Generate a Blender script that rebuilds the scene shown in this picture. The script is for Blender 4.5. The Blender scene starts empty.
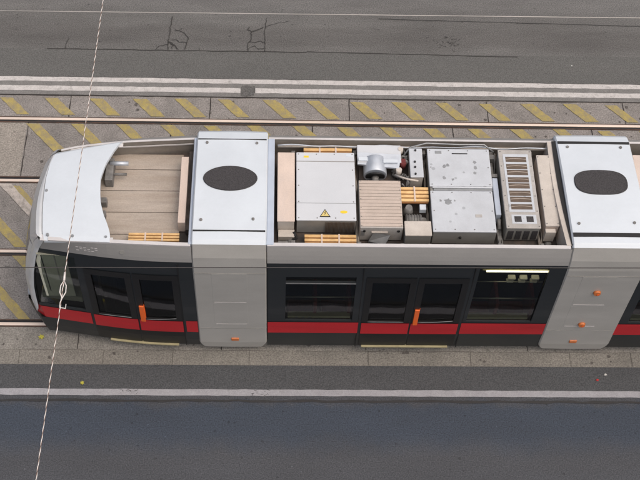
import bpy, math, random
from mathutils import Matrix, Vector
random.seed(11)
S = bpy.context.scene
COL = S.collection

# ---------------------------------------------------------------- camera
cam_d = bpy.data.cameras.new('camera')
cam_d.sensor_width = 36.0
cam_d.lens = 1201.53 / 640 * 36
cam_d.clip_start = 0.1
cam_d.clip_end = 600
cam = bpy.data.objects.new('camera', cam_d)
COL.objects.link(cam)
r_ = (0.9993133653726468, -0.011852902438018072, 0.035104223269996446)
u_ = (-0.009317417094744741, 0.8366099887117168, 0.5477197390330786)
f_ = (0.03586061246378112, 0.5476707363841673, -0.8359251048880794)
M = Matrix(((r_[0], u_[0], -f_[0], 0), (r_[1], u_[1], -f_[1], -10.5629),
            (r_[2], u_[2], -f_[2], 17.6735), (0, 0, 0, 1)))
cam.matrix_world = M
S.camera = cam

# ---------------------------------------------------------------- light
SUN_EL, SUN_AZ = 66, 120      # azimuth measured from +Y towards +X: the sky is brightest beyond the far kerb
w = bpy.data.worlds.new('World'); S.world = w; w.use_nodes = True
nt = w.node_tree
bg = nt.nodes['Background']
sky = nt.nodes.new('ShaderNodeTexSky'); sky.sky_type = 'NISHITA'; sky.sun_disc = False
sky.sun_elevation = math.radians(SUN_EL); sky.sun_rotation = math.radians(SUN_AZ)
sky.dust_density = 8.0; sky.air_density = 1.0; sky.ozone_density = 0.3
nt.links.new(sky.outputs[0], bg.inputs[0]); bg.inputs[1].default_value = 0.085
sd = bpy.data.lights.new('sun', 'SUN'); sd.energy = 1.5; sd.angle = math.radians(110); sd.color = (1.0, 0.955, 0.89)
sun = bpy.data.objects.new('sun', sd); COL.objects.link(sun)
a, e = math.radians(SUN_AZ), math.radians(SUN_EL)
dirv = Vector((math.sin(a) * math.cos(e), math.cos(a) * math.cos(e), math.sin(e)))
sun.rotation_euler = dirv.to_track_quat('Z', 'Y').to_euler()
S.view_settings.view_transform = 'Standard'
S.view_settings.look = 'None'
S.view_settings.exposure = 0.12
S.view_settings.gamma = 1.0
S.view_settings.use_curve_mapping = False

# ---------------------------------------------------------------- materials
def mat(name, col, rough=0.6, metal=0.0, var=0.12, scale=6.0, stretch=(1, 1, 1), fine=0.0, fscale=150.0,
        bump=0.0, col2=None, patch=0.0, spec=0.5, coat=0.0, emit=0.0, spots=None, specks=None):
    m = bpy.data.materials.new(name); m.use_nodes = True
    n = m.node_tree; N = n.nodes; L = n.links
    b = N['Principled BSDF']
    b.inputs['Roughness'].default_value = rough
    b.inputs['Metallic'].default_value = metal
    b.inputs['Specular IOR Level'].default_value = spec
    b.inputs['Coat Weight'].default_value = coat
    if emit:
        b.inputs['Emission Color'].default_value = (*col, 1); b.inputs['Emission Strength'].default_value = emit
    tc = N.new('ShaderNodeTexCoord'); mp = N.new('ShaderNodeMapping')
    mp.inputs['Scale'].default_value = stretch
    L.new(tc.outputs['Object'], mp.inputs[0])
    n1 = N.new('ShaderNodeTexNoise'); n1.inputs['Scale'].default_value = scale; n1.inputs['Detail'].default_value = 6
    n1.inputs['Roughness'].default_value = 0.65
    L.new(mp.outputs[0], n1.inputs['Vector'])
    mr = N.new('ShaderNodeMapRange'); mr.inputs[1].default_value = 0.3; mr.inputs[2].default_value = 0.7
    mr.inputs[3].default_value = 1 - var; mr.inputs[4].default_value = 1 + var
    L.new(n1.outputs[0], mr.inputs[0])
    base = N.new('ShaderNodeMix'); base.data_type = 'RGBA'
    base.inputs[6].default_value = (*col, 1); base.inputs[7].default_value = (*(col2 or col), 1)
    base.inputs[0].default_value = 0
    if col2:
        n2 = N.new('ShaderNodeTexNoise'); n2.inputs['Scale'].default_value = scale * 0.35; n2.inputs['Detail'].default_value = 8
        n2.inputs['Roughness'].default_value = 0.7
        L.new(mp.outputs[0], n2.inputs['Vector'])
        m2 = N.new('ShaderNodeMapRange'); m2.inputs[1].default_value = 0.42; m2.inputs[2].default_value = 0.62
        m2.inputs[4].default_value = patch or 1.0
        L.new(n2.outputs[0], m2.inputs[0]); L.new(m2.outputs[0], base.inputs[0])
    cur = base.outputs[2]
    vm = N.new('ShaderNodeVectorMath'); vm.operation = 'SCALE'
    L.new(cur, vm.inputs[0]); L.new(mr.outputs[0], vm.inputs['Scale']); cur = vm.outputs[0]
    if fine:
        n3 = N.new('ShaderNodeTexNoise'); n3.inputs['Scale'].default_value = fscale; n3.inputs['Detail'].default_value = 3
        L.new(tc.outputs['Object'], n3.inputs['Vector'])
        m3 = N.new('ShaderNodeMapRange'); m3.inputs[1].default_value = 0.3; m3.inputs[2].default_value = 0.7
        m3.inputs[3].default_value = 1 - fine; m3.inputs[4].default_value = 1 + fine
        L.new(n3.outputs[0], m3.inputs[0])
        v3 = N.new('ShaderNodeVectorMath'); v3.operation = 'SCALE'
        L.new(cur, v3.inputs[0]); L.new(m3.outputs[0], v3.inputs['Scale']); cur = v3.outputs[0]
    if specks:
        vo = N.new('ShaderNodeTexVoronoi'); vo.inputs['Scale'].default_value = specks[0]
        mo = N.new('ShaderNodeMapping'); mo.inputs['Location'].default_value = (3.3, 1.7, 0)
        L.new(tc.outputs['Object'], mo.inputs[0]); L.new(mo.outputs[0], vo.inputs['Vector'])
        wn = N.new('ShaderNodeMath'); wn.operation = 'MULTIPLY'; wn.inputs[1].default_value = specks[1]*2
        sx = N.new('ShaderNodeSeparateColor'); L.new(vo.outputs['Color'], sx.inputs[0])
        pw = N.new('ShaderNodeMath'); pw.operation = 'POWER'; pw.inputs[1].default_value = 3; L.new(sx.outputs[0], pw.inputs[0]); L.new(pw.outputs[0], wn.inputs[0])
        lt = N.new('ShaderNodeMath'); lt.operation = 'LESS_THAN'; L.new(vo.outputs['Distance'], lt.inputs[0]); L.new(wn.outputs[0], lt.inputs[1])
        mm = N.new('ShaderNodeMapRange'); mm.inputs[3].default_value = 1; mm.inputs[4].default_value = specks[2]; L.new(lt.outputs[0], mm.inputs[0])
        v6 = N.new('ShaderNodeVectorMath'); v6.operation = 'SCALE'
        L.new(cur, v6.inputs[0]); L.new(mm.outputs[0], v6.inputs['Scale']); cur = v6.outputs[0]
    if spots:                                   # dark gum / oil spots: (scale, radius, darkness)
        vo = N.new('ShaderNodeTexVoronoi'); vo.inputs['Scale'].default_value = spots[0]
        L.new(tc.outputs['Object'], vo.inputs['Vector'])
        n5 = N.new('ShaderNodeTexNoise'); n5.inputs['Scale'].default_value = 1.3
        L.new(tc.outputs['Object'], n5.inputs['Vector'])
        th = N.new('ShaderNodeMath'); th.operation = 'MULTIPLY'; th.inputs[1].default_value = spots[1] * 2
        L.new(n5.outputs[0], th.inputs[0])
        m5 = N.new('ShaderNodeMath'); m5.operation = 'LESS_THAN'
        L.new(vo.outputs['Distance'], m5.inputs[0]); L.new(th.outputs[0], m5.inputs[1])
        m6 = N.new('ShaderNodeMapRange'); m6.inputs[3].default_value = 1; m6.inputs[4].default_value = spots[2]
        L.new(m5.outputs[0], m6.inputs[0])
        v5 = N.new('ShaderNodeVectorMath'); v5.operation = 'SCALE'
        L.new(cur, v5.inputs[0]); L.new(m6.outputs[0], v5.inputs['Scale']); cur = v5.outputs[0]
    L.new(cur, b.inputs['Base Color'])
    if bump:
        bm_ = N.new('ShaderNodeBump'); bm_.inputs['Strength'].default_value = bump; bm_.inputs['Distance'].default_value = 0.01
        nb = N.new('ShaderNodeTexNoise'); nb.inputs['Scale'].default_value = fscale * 0.6; nb.inputs['Detail'].default_value = 4
        L.new(tc.outputs['Object'], nb.inputs['Vector']); L.new(nb.outputs[0], bm_.inputs['Height'])
        L.new(bm_.outputs[0], b.inputs['Normal'])
    rr = N.new('ShaderNodeMapRange'); rr.inputs[1].default_value = 0.3; rr.inputs[2].default_value = 0.7
    rr.inputs[3].default_value = max(0, rough - 0.07); rr.inputs[4].default_value = min(1, rough + 0.07)
    L.new(n1.outputs[0], rr.inputs[0]); L.new(rr.outputs[0], b.inputs['Roughness'])
    return m

def glass_mat(name, tint, mixf=0.75):
    m = bpy.data.materials.new(name); m.use_nodes = True
    n = m.node_tree; N = n.nodes; L = n.links
    N.remove(N['Principled BSDF']); out = N['Material Output']
    t = N.new('ShaderNodeBsdfTransparent'); t.inputs[0].default_value = (*tint, 1)
    g = N.new('ShaderNodeBsdfGlossy'); g.inputs['Roughness'].default_value = 0.04; g.inputs[0].default_value = (.9, .92, .95, 1)
    fr = N.new('ShaderNodeFresnel'); fr.inputs[0].default_value = 1.5
    tc = N.new('ShaderNodeTexCoord'); no = N.new('ShaderNodeTexNoise'); no.inputs['Scale'].default_value = 1.5
    L.new(tc.outputs['Object'], no.inputs['Vector'])
    bp = N.new('ShaderNodeBump'); bp.inputs['Strength'].default_value = 0.08; bp.inputs['Distance'].default_value = 0.05
    L.new(no.outputs[0], bp.inputs['Height']); L.new(bp.outputs[0], g.inputs['Normal'])
    mx = N.new('ShaderNodeMixShader')
    L.new(fr.outputs[0], mx.inputs[0]); L.new(t.outputs[0], mx.inputs[1]); L.new(g.outputs[0], mx.inputs[2])
    L.new(mx.outputs[0], out.inputs[0])
    return m

MT = {}
MT['ground'] = mat('ground_dirt', (.11, .10, .095), .95, var=.2, fine=.2, fscale=60)
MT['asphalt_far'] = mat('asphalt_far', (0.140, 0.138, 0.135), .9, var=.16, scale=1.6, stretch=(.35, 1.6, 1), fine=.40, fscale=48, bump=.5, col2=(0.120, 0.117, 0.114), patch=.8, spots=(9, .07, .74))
MT['asphalt_far2'] = mat('asphalt_far_smooth', (0.122, 0.122, 0.119), .9, var=.07, scale=1.2, stretch=(.4, 1.5, 1), fine=.34, fscale=50, bump=.4)
MT['asphalt_mid'] = mat('asphalt_near_strip', (0.076, 0.080, 0.086), .9, var=.10, scale=2, stretch=(.4, 1.3, 1), fine=.40, fscale=48, bump=.5, spots=(9, .06, .72), specks=(8, .03, 2))
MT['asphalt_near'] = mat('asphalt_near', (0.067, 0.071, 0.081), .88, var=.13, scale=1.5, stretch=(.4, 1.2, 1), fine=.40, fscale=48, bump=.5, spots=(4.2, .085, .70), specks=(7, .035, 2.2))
MT['asphalt_blue'] = mat('asphalt_blue_band', (0.046, 0.059, 0.087), .85, var=.10, scale=1.1, stretch=(.3, 1.2, 1), fine=.28, fscale=85, bump=.4, col2=(0.052, 0.060, 0.078), patch=.9)
def band_mix(m, col, ya, yb, yc, yd, amp=.35):
    """a strip of differently coloured (bluish, tyre-polished) asphalt between Y=yb and Y=yc with worn, uneven borders"""
    n = m.node_tree; N = n.nodes; L = n.links; b = N['Principled BSDF']
    src = b.inputs['Base Color'].links[0].from_socket
    tc = N.new('ShaderNodeTexCoord'); sp = N.new('ShaderNodeSeparateXYZ'); L.new(tc.outputs['Object'], sp.inputs[0])
    no = N.new('ShaderNodeTexNoise'); no.inputs['Scale'].default_value = 1.4; no.inputs['Detail'].default_value = 9; no.inputs['Roughness'].default_value = .7
    L.new(tc.outputs['Object'], no.inputs['Vector'])
    ad = N.new('ShaderNodeMath'); ad.operation = 'MULTIPLY_ADD'; L.new(no.outputs[0], ad.inputs[0]); ad.inputs[1].default_value = amp*2; ad.inputs[2].default_value = -amp
    y = N.new('ShaderNodeMath'); L.new(sp.outputs[1], y.inputs[0]); L.new(ad.outputs[0], y.inputs[1])
    a1 = N.new('ShaderNodeMapRange'); a1.interpolation_type = 'SMOOTHSTEP'; a1.inputs[1].default_value = ya; a1.inputs[2].default_value = yb
    a2 = N.new('ShaderNodeMapRange'); a2.interpolation_type = 'SMOOTHSTEP'; a2.inputs[1].default_value = yc; a2.inputs[2].default_value = yd
    a2.inputs[3].default_value = 1; a2.inputs[4].default_value = 0
    L.new(y.outputs[0], a1.inputs[0]); L.new(y.outputs[0], a2.inputs[0])
    mu = N.new('ShaderNodeMath'); mu.operation = 'MULTIPLY'; L.new(a1.outputs[0], mu.inputs[0]); L.new(a2.outputs[0], mu.inputs[1])
    vt = N.new('ShaderNodeVectorMath'); vt.operation = 'MULTIPLY'; L.new(src, vt.inputs[0]); vt.inputs[1].default_value = col
    mx = N.new('ShaderNodeMix'); mx.data_type = 'RGBA'
    L.new(mu.outputs[0], mx.inputs[0]); L.new(src, mx.inputs[6]); L.new(vt.outputs[0], mx.inputs[7])
    L.new(mx.outputs[2], b.inputs['Base Color'])
band_mix(MT['asphalt_near'], (.70, .84, 1.02), -3.15, -2.6, -2.25, -2.05, .30)
MT['tar'] = mat('tar', (.028, .028, .030), .6, var=.3, scale=10)
MT['seal'] = mat('tar_crack', (.042, .040, .038), .7, var=.3, scale=20)
MT['slab'] = mat('concrete_slab', (0.275, 0.255, 0.243), .9, var=.16, scale=3.0, fine=.36, fscale=42, bump=.5, col2=(0.195, 0.183, 0.172), patch=.75, spots=(5.5, .09, .62))
MT['slab_plain'] = mat('concrete_slab_plain', (0.311, 0.284, 0.254), .9, var=.10, scale=3.0, fine=.35, fscale=38, bump=.4, col2=(0.262, 0.239, 0.215), patch=.6, spots=(4, .07, .7))
MT['slab_near'] = mat('concrete_near_edge', (0.262, 0.248, 0.227), .9, var=.15, scale=3.5, fine=.36, fscale=42, bump=.5, col2=(0.201, 0.192, 0.176), patch=.7, spots=(5, .10, .6))
MT['kerb_near'] = mat('kerb_stone_near', (0.228, 0.215, 0.193), .9, var=.12, scale=3, stretch=(.6, 1, 1), fine=.36, fscale=42, bump=.5, col2=(0.177, 0.170, 0.155), patch=.6)
def paint_mat(name, col, worn, keep=.5):
    """road paint worn through to the slab beneath"""
    m = mat(name, col, .8, var=.10, scale=5, fine=.14, fscale=70, bump=.3)
    n = m.node_tree; N = n.nodes; L = n.links; b = N['Principled BSDF']
    src = b.inputs['Base Color'].links[0].from_socket
    tc = N.new('ShaderNodeTexCoord'); no = N.new('ShaderNodeTexNoise'); no.inputs['Scale'].default_value = 9; no.inputs['Detail'].default_value = 10
    no.inputs['Roughness'].default_value = .75
    L.new(tc.outputs['Object'], no.inputs['Vector'])
    mr = N.new('ShaderNodeMapRange'); mr.inputs[1].default_value = keep - .06; mr.inputs[2].default_value = keep + .16
    L.new(no.outputs[0], mr.inputs[0])
    mx = N.new('ShaderNodeMix'); mx.data_type = 'RGBA'
    L.new(mr.outputs[0], mx.inputs[0]); L.new(src, mx.inputs[6]); mx.inputs[7].default_value = (*worn, 1)
    L.new(mx.outputs[2], b.inputs['Base Color'])
    return m
MT['yellow'] = paint_mat('worn_yellow_paint', (.41, .33, .115), (.28, .24, .165), .48)
MT['white_worn'] = paint_mat('worn_white_paint', (0.504, 0.456, 0.420), (.22, .2, .18), .52)
MT['line'] = paint_mat('road_line_white', (0.560, 0.538, 0.529), (.26, .25, .24), .58)
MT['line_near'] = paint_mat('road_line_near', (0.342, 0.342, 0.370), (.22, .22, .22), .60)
MT['line_gap'] = mat('grey_between_lines', (.20, .195, .19), .9, var=.12, scale=4, fine=.25, fscale=70)
MT['patchgrey'] = mat('patched_asphalt', (.135, .13, .125), .9, var=.25, scale=9, fine=.4, fscale=45, col2=(.10, .10, .10), patch=.8)
MT['stain'] = mat('gum_stain', (.105, .095, .088), .8, var=.3)
MT['joint'] = mat('joint_filler', (.035, .03, .028), .9, var=.3)
MT['rail'] = mat('polished_rail_steel', (.86, .72, .62), .42, .35, var=.12, scale=1.2, stretch=(.5, 6, 1))
MT['railrust'] = mat('rusty_rail_edge', (.105, .062, .047), .85, var=.3, scale=12, col2=(.06, .05, .045))
MT['white'] = mat('white_roof_paint', (0.664, 0.720, 0.780), .42, var=.045, scale=1.6, fine=.01, fscale=30, coat=.15)
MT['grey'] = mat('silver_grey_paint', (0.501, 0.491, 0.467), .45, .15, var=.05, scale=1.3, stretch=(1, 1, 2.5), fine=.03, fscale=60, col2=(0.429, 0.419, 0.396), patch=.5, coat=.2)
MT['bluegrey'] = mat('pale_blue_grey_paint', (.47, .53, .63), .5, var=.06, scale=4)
MT['greyc'] = mat('silver_grey_darkened', (0.364, 0.357, 0.349), .5, .1, var=.05, scale=1.3, stretch=(1, 1, 2.5), fine=.03, fscale=60)  # portal grey darkened in its colour to offset light on the sloped cornice
MT['frame'] = mat('nose_frame_grey', (0.68, 0.70, 0.72), .4, .1, var=.05, scale=3, coat=.3)
MT['band'] = mat('anthracite_band', (0.020, 0.024, 0.028), .38, var=.10, scale=1.4, stretch=(.6, 1, 2), coat=.1)
MT['doorblack'] = mat('door_black', (.013, .013, .014), .4, var=.15, scale=2)
MT['skirt'] = mat('anthracite_skirt', (0.029, 0.032, 0.035), .5, var=.18, scale=2.2, col2=(0.038, 0.039, 0.037), patch=.7)
MT['red'] = mat('red_stripe', (.56, .016, .026), .42, var=.10, scale=2, stretch=(.6, 1, 3), fine=.05, fscale=60, col2=(.47, .018, .024), patch=.6, coat=.15)
MT['black'] = mat('black_rubber', (.014, .014, .015), .6, var=.2)
MT['dark'] = mat('dark_grey_mesh', (.050, .047, .050), .8, var=.25, scale=120, fine=.35, fscale=60, bump=.4)
MT['orange'] = mat('orange_lamp', (.66, .19, .05), .35, var=.08, coat=.4)
MT['orange_h'] = mat('orange_handle', (.95, .16, .02), .4, var=.05, coat=.3)
MT['sill'] = mat('pale_yellow_sill', (.42, .37, .22), .6, var=.15, scale=5)
MT['inside'] = mat('interior_dark', (.045, .040, .035), .7, var=.15)
MT['inside_l'] = mat('interior_panel', (.30, .30, .24), .7, var=.1)
MT['cabpanel'] = mat('cab_blind_pale_green', (.56, .57, .47), .8, var=.12, scale=5)
MT['seat'] = mat('seat_fabric', (.16, .035, .035), .9, var=.2, scale=20)
MT['handrail'] = mat('handrail_steel', (.45, .45, .42), .35, .6, var=.1)
MT['lamp'] = mat('fluorescent_tube', (1.0, .93, .68), .5, emit=4.0)
MT['lampbox'] = mat('lamp_housing', (.5, .45, .25), .6)
MT['slatlight'] = mat('pale_brown_slats', (.56, .47, .41), .8, var=.07, scale=6, fine=.05, fscale=60, col2=(.50, .42, .36), patch=.7)
MT['ledge'] = mat('pale_ledge', (.62, .62, .50), .7, var=.1)
MT['acframe'] = mat('weathered_frame_paint', (.46, .44, .42), .6, var=.10, scale=6, fine=.06, fscale=60, col2=(.36, .34, .32), patch=.7)
MT['dust'] = mat('dusty_joint', (.115, .105, .095), .95, var=.3)
MT['planks'] = mat('tray_boards', (0.428, 0.372, 0.323), .85, var=.12, scale=5, stretch=(.35, 2.5, 1), fine=.08, fscale=50, col2=(0.347, 0.288, 0.237), patch=.7)
MT['traywall'] = mat('tray_wall', (.26, .235, .205), .7, var=.16, scale=4, col2=(.22, .19, .165), patch=.8)
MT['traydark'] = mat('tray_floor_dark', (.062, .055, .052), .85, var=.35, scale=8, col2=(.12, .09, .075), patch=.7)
MT['rim'] = mat('tray_rim', (.62, .60, .60), .4, .1, var=.08, scale=4)
MT['beige'] = mat('beige_insulating_board', (0.684, 0.562, 0.486), .8, var=.08, scale=5, stretch=(1, .4, 1), fine=.05, fscale=50, col2=(0.593, 0.512, 0.472), patch=.6)
MT['pinkw'] = mat('pale_board', (.60, .55, .50), .8, var=.09, scale=4, fine=.05, fscale=60, col2=(.50, .455, .41), patch=.8)
MT['box'] = mat('pale_grey_housing', (0.632, 0.655, 0.690), .5, var=.03, scale=2.5, fine=.02, fscale=60, col2=(0.600, 0.627, 0.667), patch=.6)
MT['boxw'] = mat('stained_white_housing', (0.583, 0.616, 0.663), .5, var=.05, scale=3.5, fine=.03, fscale=60, col2=(0.489, 0.514, 0.551), patch=.65, spots=(5, .14, .72))
MT['boxfront'] = mat('grey_housing_front', (.30, .295, .28), .55, .1, var=.12, scale=4)
MT['metal'] = mat('dull_metal', (.33, .34, .35), .4, .5, var=.2, scale=6)
MT['metal_l'] = mat('bright_metal', (.56, .60, .66), .35, .4, var=.12, scale=6)
MT['motor'] = mat('grimy_motor_casting', (.20, .195, .19), .6, .2, var=.35, scale=12)
MT['amber'] = mat('amber_insulator', (.80, .53, .25), .6, var=.16, scale=9, col2=(.66, .40, .16), patch=.8)
MT['ambdark'] = mat('amber_gap', (.30, .13, .045), .7, var=.2)
MT['brownslot'] = mat('brown_slot', (.125, .092, .070), .7, var=.2)
MT['triyellow'] = mat('faded_warning_yellow', (.72, .58, .22), .6, var=.06)
MT['labely'] = mat('yellow_label', (.90, .62, .04), .5, var=.04)
MT['cable_w'] = mat('rope_white_strand', (.74, .70, .67), .7, var=.1, scale=20)
MT['cable_b'] = mat('rope_brown_strand', (.20, .12, .09), .7, var=.2, scale=20)
MT['wire'] = mat('dark_wire', (.075, .07, .07), .6, .3, var=.1)
MT['wire_l'] = mat('bare_copper_wire', (.42, .40, .38), .4, .4, var=.1)
MT['leaf'] = mat('yellow_leaf', (.45, .42, .06), .7, var=.2)
MT['litter'] = mat('pale_litter', (.6, .6, .58), .7, var=.2)
MT['litter_r'] = mat('red_litter', (.5, .04, .04), .7, var=.2)
for (k, c, lim) in (('asphalt_far', (.88, .87, .87), (5.45, 5.7, 5.95, 6.2)), ('asphalt_far', (1.10, 1.10, 1.11), (6.35, 6.6, 9, 10))):
    band_mix(MT[k], c, *lim)
MT['glass'] = glass_mat('tinted_glass', (.62, .62, .54))
MT['glassclear'] = glass_mat('cab_glass', (.88, .90, .84))

# ---------------------------------------------------------------- mesh helpers
class MB:
    def __init__(s): s.v = []; s.f = []; s.sm = []
    def quad(s, a, b, c, d, smooth=False):
        i = len(s.v); s.v += [a, b, c, d]; s.f.append((i, i+1, i+2, i+3)); s.sm.append(smooth); return s
    def box(s, x0, x1, y0, y1, z0, z1):
        i = len(s.v)
        s.v += [(x0,y0,z0),(x1,y0,z0),(x1,y1,z0),(x0,y1,z0),(x0,y0,z1),(x1,y0,z1),(x1,y1,z1),(x0,y1,z1)]
        for q in ((0,3,2,1),(4,5,6,7),(0,1,5,4),(1,2,6,5),(2,3,7,6),(3,0,4,7)):
            s.f.append(tuple(i+k for k in q)); s.sm.append(False)
        return s
    def prism(s, poly, z0, z1, ztop=None):
        """poly: list of (x,y) counter-clockwise"""
        n = len(poly); i = len(s.v)
        s.v += [(x, y, z0) for x, y in poly] + [(x, y, (ztop(x, y) if ztop else z1)) for x, y in poly]
        s.f.append(tuple(i+k for k in range(n))[::-1]); s.sm.append(False)
        s.f.append(tuple(i+n+k for k in range(n))); s.sm.append(False)
        for k in range(n):
            k2 = (k+1) % n
            s.f.append((i+k, i+k2, i+n+k2, i+n+k)); s.sm.append(False)
        return s
    def cyl(s, p0, p1, r0, r1=None, n=16, caps=True):
        r1 = r0 if r1 is None else r1
        p0 = Vector(p0); p1 = Vector(p1); d = (p1-p0).normalized()
        a = d.orthogonal().normalized(); b = d.cross(a)
        i = len(s.v)
        for p, r in ((p0, r0), (p1, r1)):
            for k in range(n):
                t = 2*math.pi*k/n
                s.v.append(tuple(p + a*math.cos(t)*r + b*math.sin(t)*r))
        for k in range(n):
            k2 = (k+1) % n
            s.f.append((i+k, i+k2, i+n+k2, i+n+k)); s.sm.append(True)
        if caps:
            s.f.append(tuple(i+k for k in range(n))[::-1]); s.sm.append(False)
            s.f.append(tuple(i+n+k for k in range(n))); s.sm.append(False)
        return s
    def tube(s, pts, r, n=8):
        pts = [Vector(p) for p in pts]; i = len(s.v); m = len(pts)
        a = None
        for j, p in enumerate(pts):
            d = (pts[min(j+1, m-1)] - pts[max(j-1, 0)]).normalized()
            if a is None: a = d.orthogonal().normalized()
            a = (a - d*a.dot(d)).normalized(); b = d.cross(a)
            for k in range(n):
                t = 2*math.pi*k/n
                s.v.append(tuple(p + a*math.cos(t)*r + b*math.sin(t)*r))
        for j in range(m-1):
            for k in range(n):
                k2 = (k+1) % n
                s.f.append((i+j*n+k, i+j*n+k2, i+(j+1)*n+k2, i+(j+1)*n+k)); s.sm.append(True)
        s.f.append(tuple(i+k for k in range(n))[::-1]); s.sm.append(False)
        s.f.append(tuple(i+(m-1)*n+k for k in range(n))); s.sm.append(False)
        return s
    def build(s, name, m, parent=None, bevel=0.0, loc=None):
        me = bpy.data.meshes.new(name); me.from_pydata(s.v, [], s.f); me.update()
        for p, q in zip(me.polygons, s.sm): p.use_smooth = q
        me.materials.append(MT[m] if isinstance(m, str) else m)
        o = bpy.data.objects.new(name, me); COL.objects.link(o)
        if parent: o.parent = parent
        if bevel:
            bv = o.modifiers.new('bevel', 'BEVEL'); bv.width = bevel; bv.segments = 2; bv.limit_method = 'ANGLE'
        return o

def tag(o, label=None, cat=None, group=None, kind=None):
    if label: o['label'] = label
    if cat: o['category'] = cat
    if group: o['group'] = group
    if kind: o['kind'] = kind
    return o
def struct(name, mb, m): return tag(mb.build(name, m), kind='structure')

# ---------------------------------------------------------------- ground, roads, track bed
XL, XR = -60, 60
def sheet(x0, x1, y0, y1, z): return MB().quad((x0,y0,z),(x1,y0,z),(x1,y1,z),(x0,y1,z))
struct('ground', sheet(-300, 300, -300, 300, -.02), 'ground')
struct('road_far', sheet(XL, XR, 4.235, 14, 0.0), 'asphalt_far')
struct('road_surface_patch', sheet(XL, XR, 4.70, 5.40, .004), 'asphalt_far2')
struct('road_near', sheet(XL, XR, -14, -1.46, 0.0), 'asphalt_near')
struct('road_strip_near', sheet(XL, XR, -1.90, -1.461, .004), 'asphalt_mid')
struct('track_bed', sheet(XL, XR, -1.19, 4.235, 0.0), 'slab')
struct('track_slab_plain', sheet(-7.22, -4.655, 2.27, 3.60, .004), 'slab_plain')
struct('track_slab_edge', sheet(XL, XR, -1.19, -.76, .004), 'slab_near')
struct('kerb_strip', sheet(XL, XR, -1.459, -1.19, .004), 'kerb_near')

# joints between slabs
mb = MB()
def jline(mb, x0, y0, x1, y1, w, z=.008, seg=.12, jit=.006):
    L = math.hypot(x1-x0, y1-y0); k = max(1, int(L/seg)); px = -(y1-y0)/L; py = (x1-x0)/L
    prev = None
    for i in range(k+1):
        t = i/k; j = random.uniform(-jit, jit); ww = w*random.uniform(.55, 1.15)/2
        x = x0+(x1-x0)*t+px*j; y = y0+(y1-y0)*t+py*j
        c = ((x-px*ww, y-py*ww, z), (x+px*ww, y+py*ww, z))
        if prev: mb.quad(prev[0], c[0], c[1], prev[1])
        prev = c
for k in range(-4, 10):
    jline(mb, -3.91+2.63*k, 3.71, -3.91+2.63*k, 4.22, .018)
    jline(mb, -4.63+2.64*k, 2.29, -4.63+2.64*k, 3.58, .018)
    jline(mb, -4.1+2.64*k, .78, -4.1+2.64*k, 2.16, .016)
for x in (-5.6, -3.27, -.9, 1.5, 4.2, 6.6): jline(mb, x, -1.18, x, -.78, .014)
struct('slab_joint', mb, 'joint')
mb = MB(); jline(mb, -12, -1.19, 14, -1.19, .008, seg=.3)
for x in (-5.4, -4.2, -2.83, -1.70, -.44, 1.53, 3.23, 4.9, 5.93, 7.2): jline(mb, x, -1.45, x, -1.19, .011)
struct('kerb_joint', mb, 'dust')
mb = MB(); jline(mb, -20, 4.235, 22, 4.235, .028, seg=.25); 
struct('road_edge_joint', mb, 'joint')

mb = MB()
for _ in range(70):
    x, y = random.uniform(-6, 7), random.choice((random.uniform(3.75, 4.2), random.uniform(2.35, 3.5), random.uniform(-1.15, -.8), random.uniform(-1.4, -1.2)))
    s_ = random.uniform(.012, .035); n = 9
    q_ = [(x+s_*random.uniform(.6,1.3)*math.cos(2*math.pi*k/n), y+s_*random.uniform(.6,1.2)*math.sin(2*math.pi*k/n)) for k in range(n)]
    mb.prism(q_, -.01, .0085)
struct('ground_stain', mb, 'stain')
# painted hatching, clipped to the strips between the rails
def clip_poly(poly, y0, y1):
    for sgn, lim in ((1, y0), (-1, -y1)):
        out = []
        for i in range(len(poly)):
            a = poly[i]; b = poly[(i+1) % len(poly)]
            da = sgn*a[1]-lim; db = sgn*b[1]-lim
            if da >= 0: out.append(a)
            if da*db < 0:
                t = da/(da-db); out.append((a[0]+(b[0]-a[0])*t, a[1]+(b[1]-a[1])*t))
        poly = out
        if not poly: return []
    return poly
bands = ((3.73, 4.185), (2.30, 3.56), (.79, 2.14), (-.64, .64))
my, mw = MB(), MB()
def stripe(mb, x, w, band, slope=.90, z=.010):
    y0, y1 = band
    # ragged long edges so that the paint does not end on a ruler line
    y1 -= random.uniform(0, .03); y0 += random.uniform(0, .03); w *= random.uniform(.90, 1.08); n = max(2, int((y1-y0)/.06))
    L = []; R = []
    for i in range(n+1):
        y = y0+(y1-y0)*i/n; xx = x-(y-4.18)*slope
        L.append((xx+random.uniform(-.008, .008), y, z)); R.append((xx+w+random.uniform(-.008, .008), y, z))
    for i in range(n):
        mb.quad(L[i], R[i], R[i+1], L[i+1])
for k in range(-6, 20):
    x = -5.24 + .822*k + random.uniform(-.02, .02)
    stripe(my, x, .245, bands[0])
    xm = x - (2.93-4.18)*.9
    if xm > -4.35: stripe(my, x, .245, (2.30 if xm > -3.6 or xm < -4.3 else 2.30, 3.56))
for k in range(-6, 12):
    stripe(my, -7.78 + .86*k + .2, .22, bands[2])
    stripe(my, -8.62 + .86*k, .22, bands[3])
stripe(mw, -6.78, .24, (.82, 2.16), slope=.88, z=.014)
struct('yellow_hatching', my, 'yellow'); struct('white_hatch_stripe', mw, 'white_worn')

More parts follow.
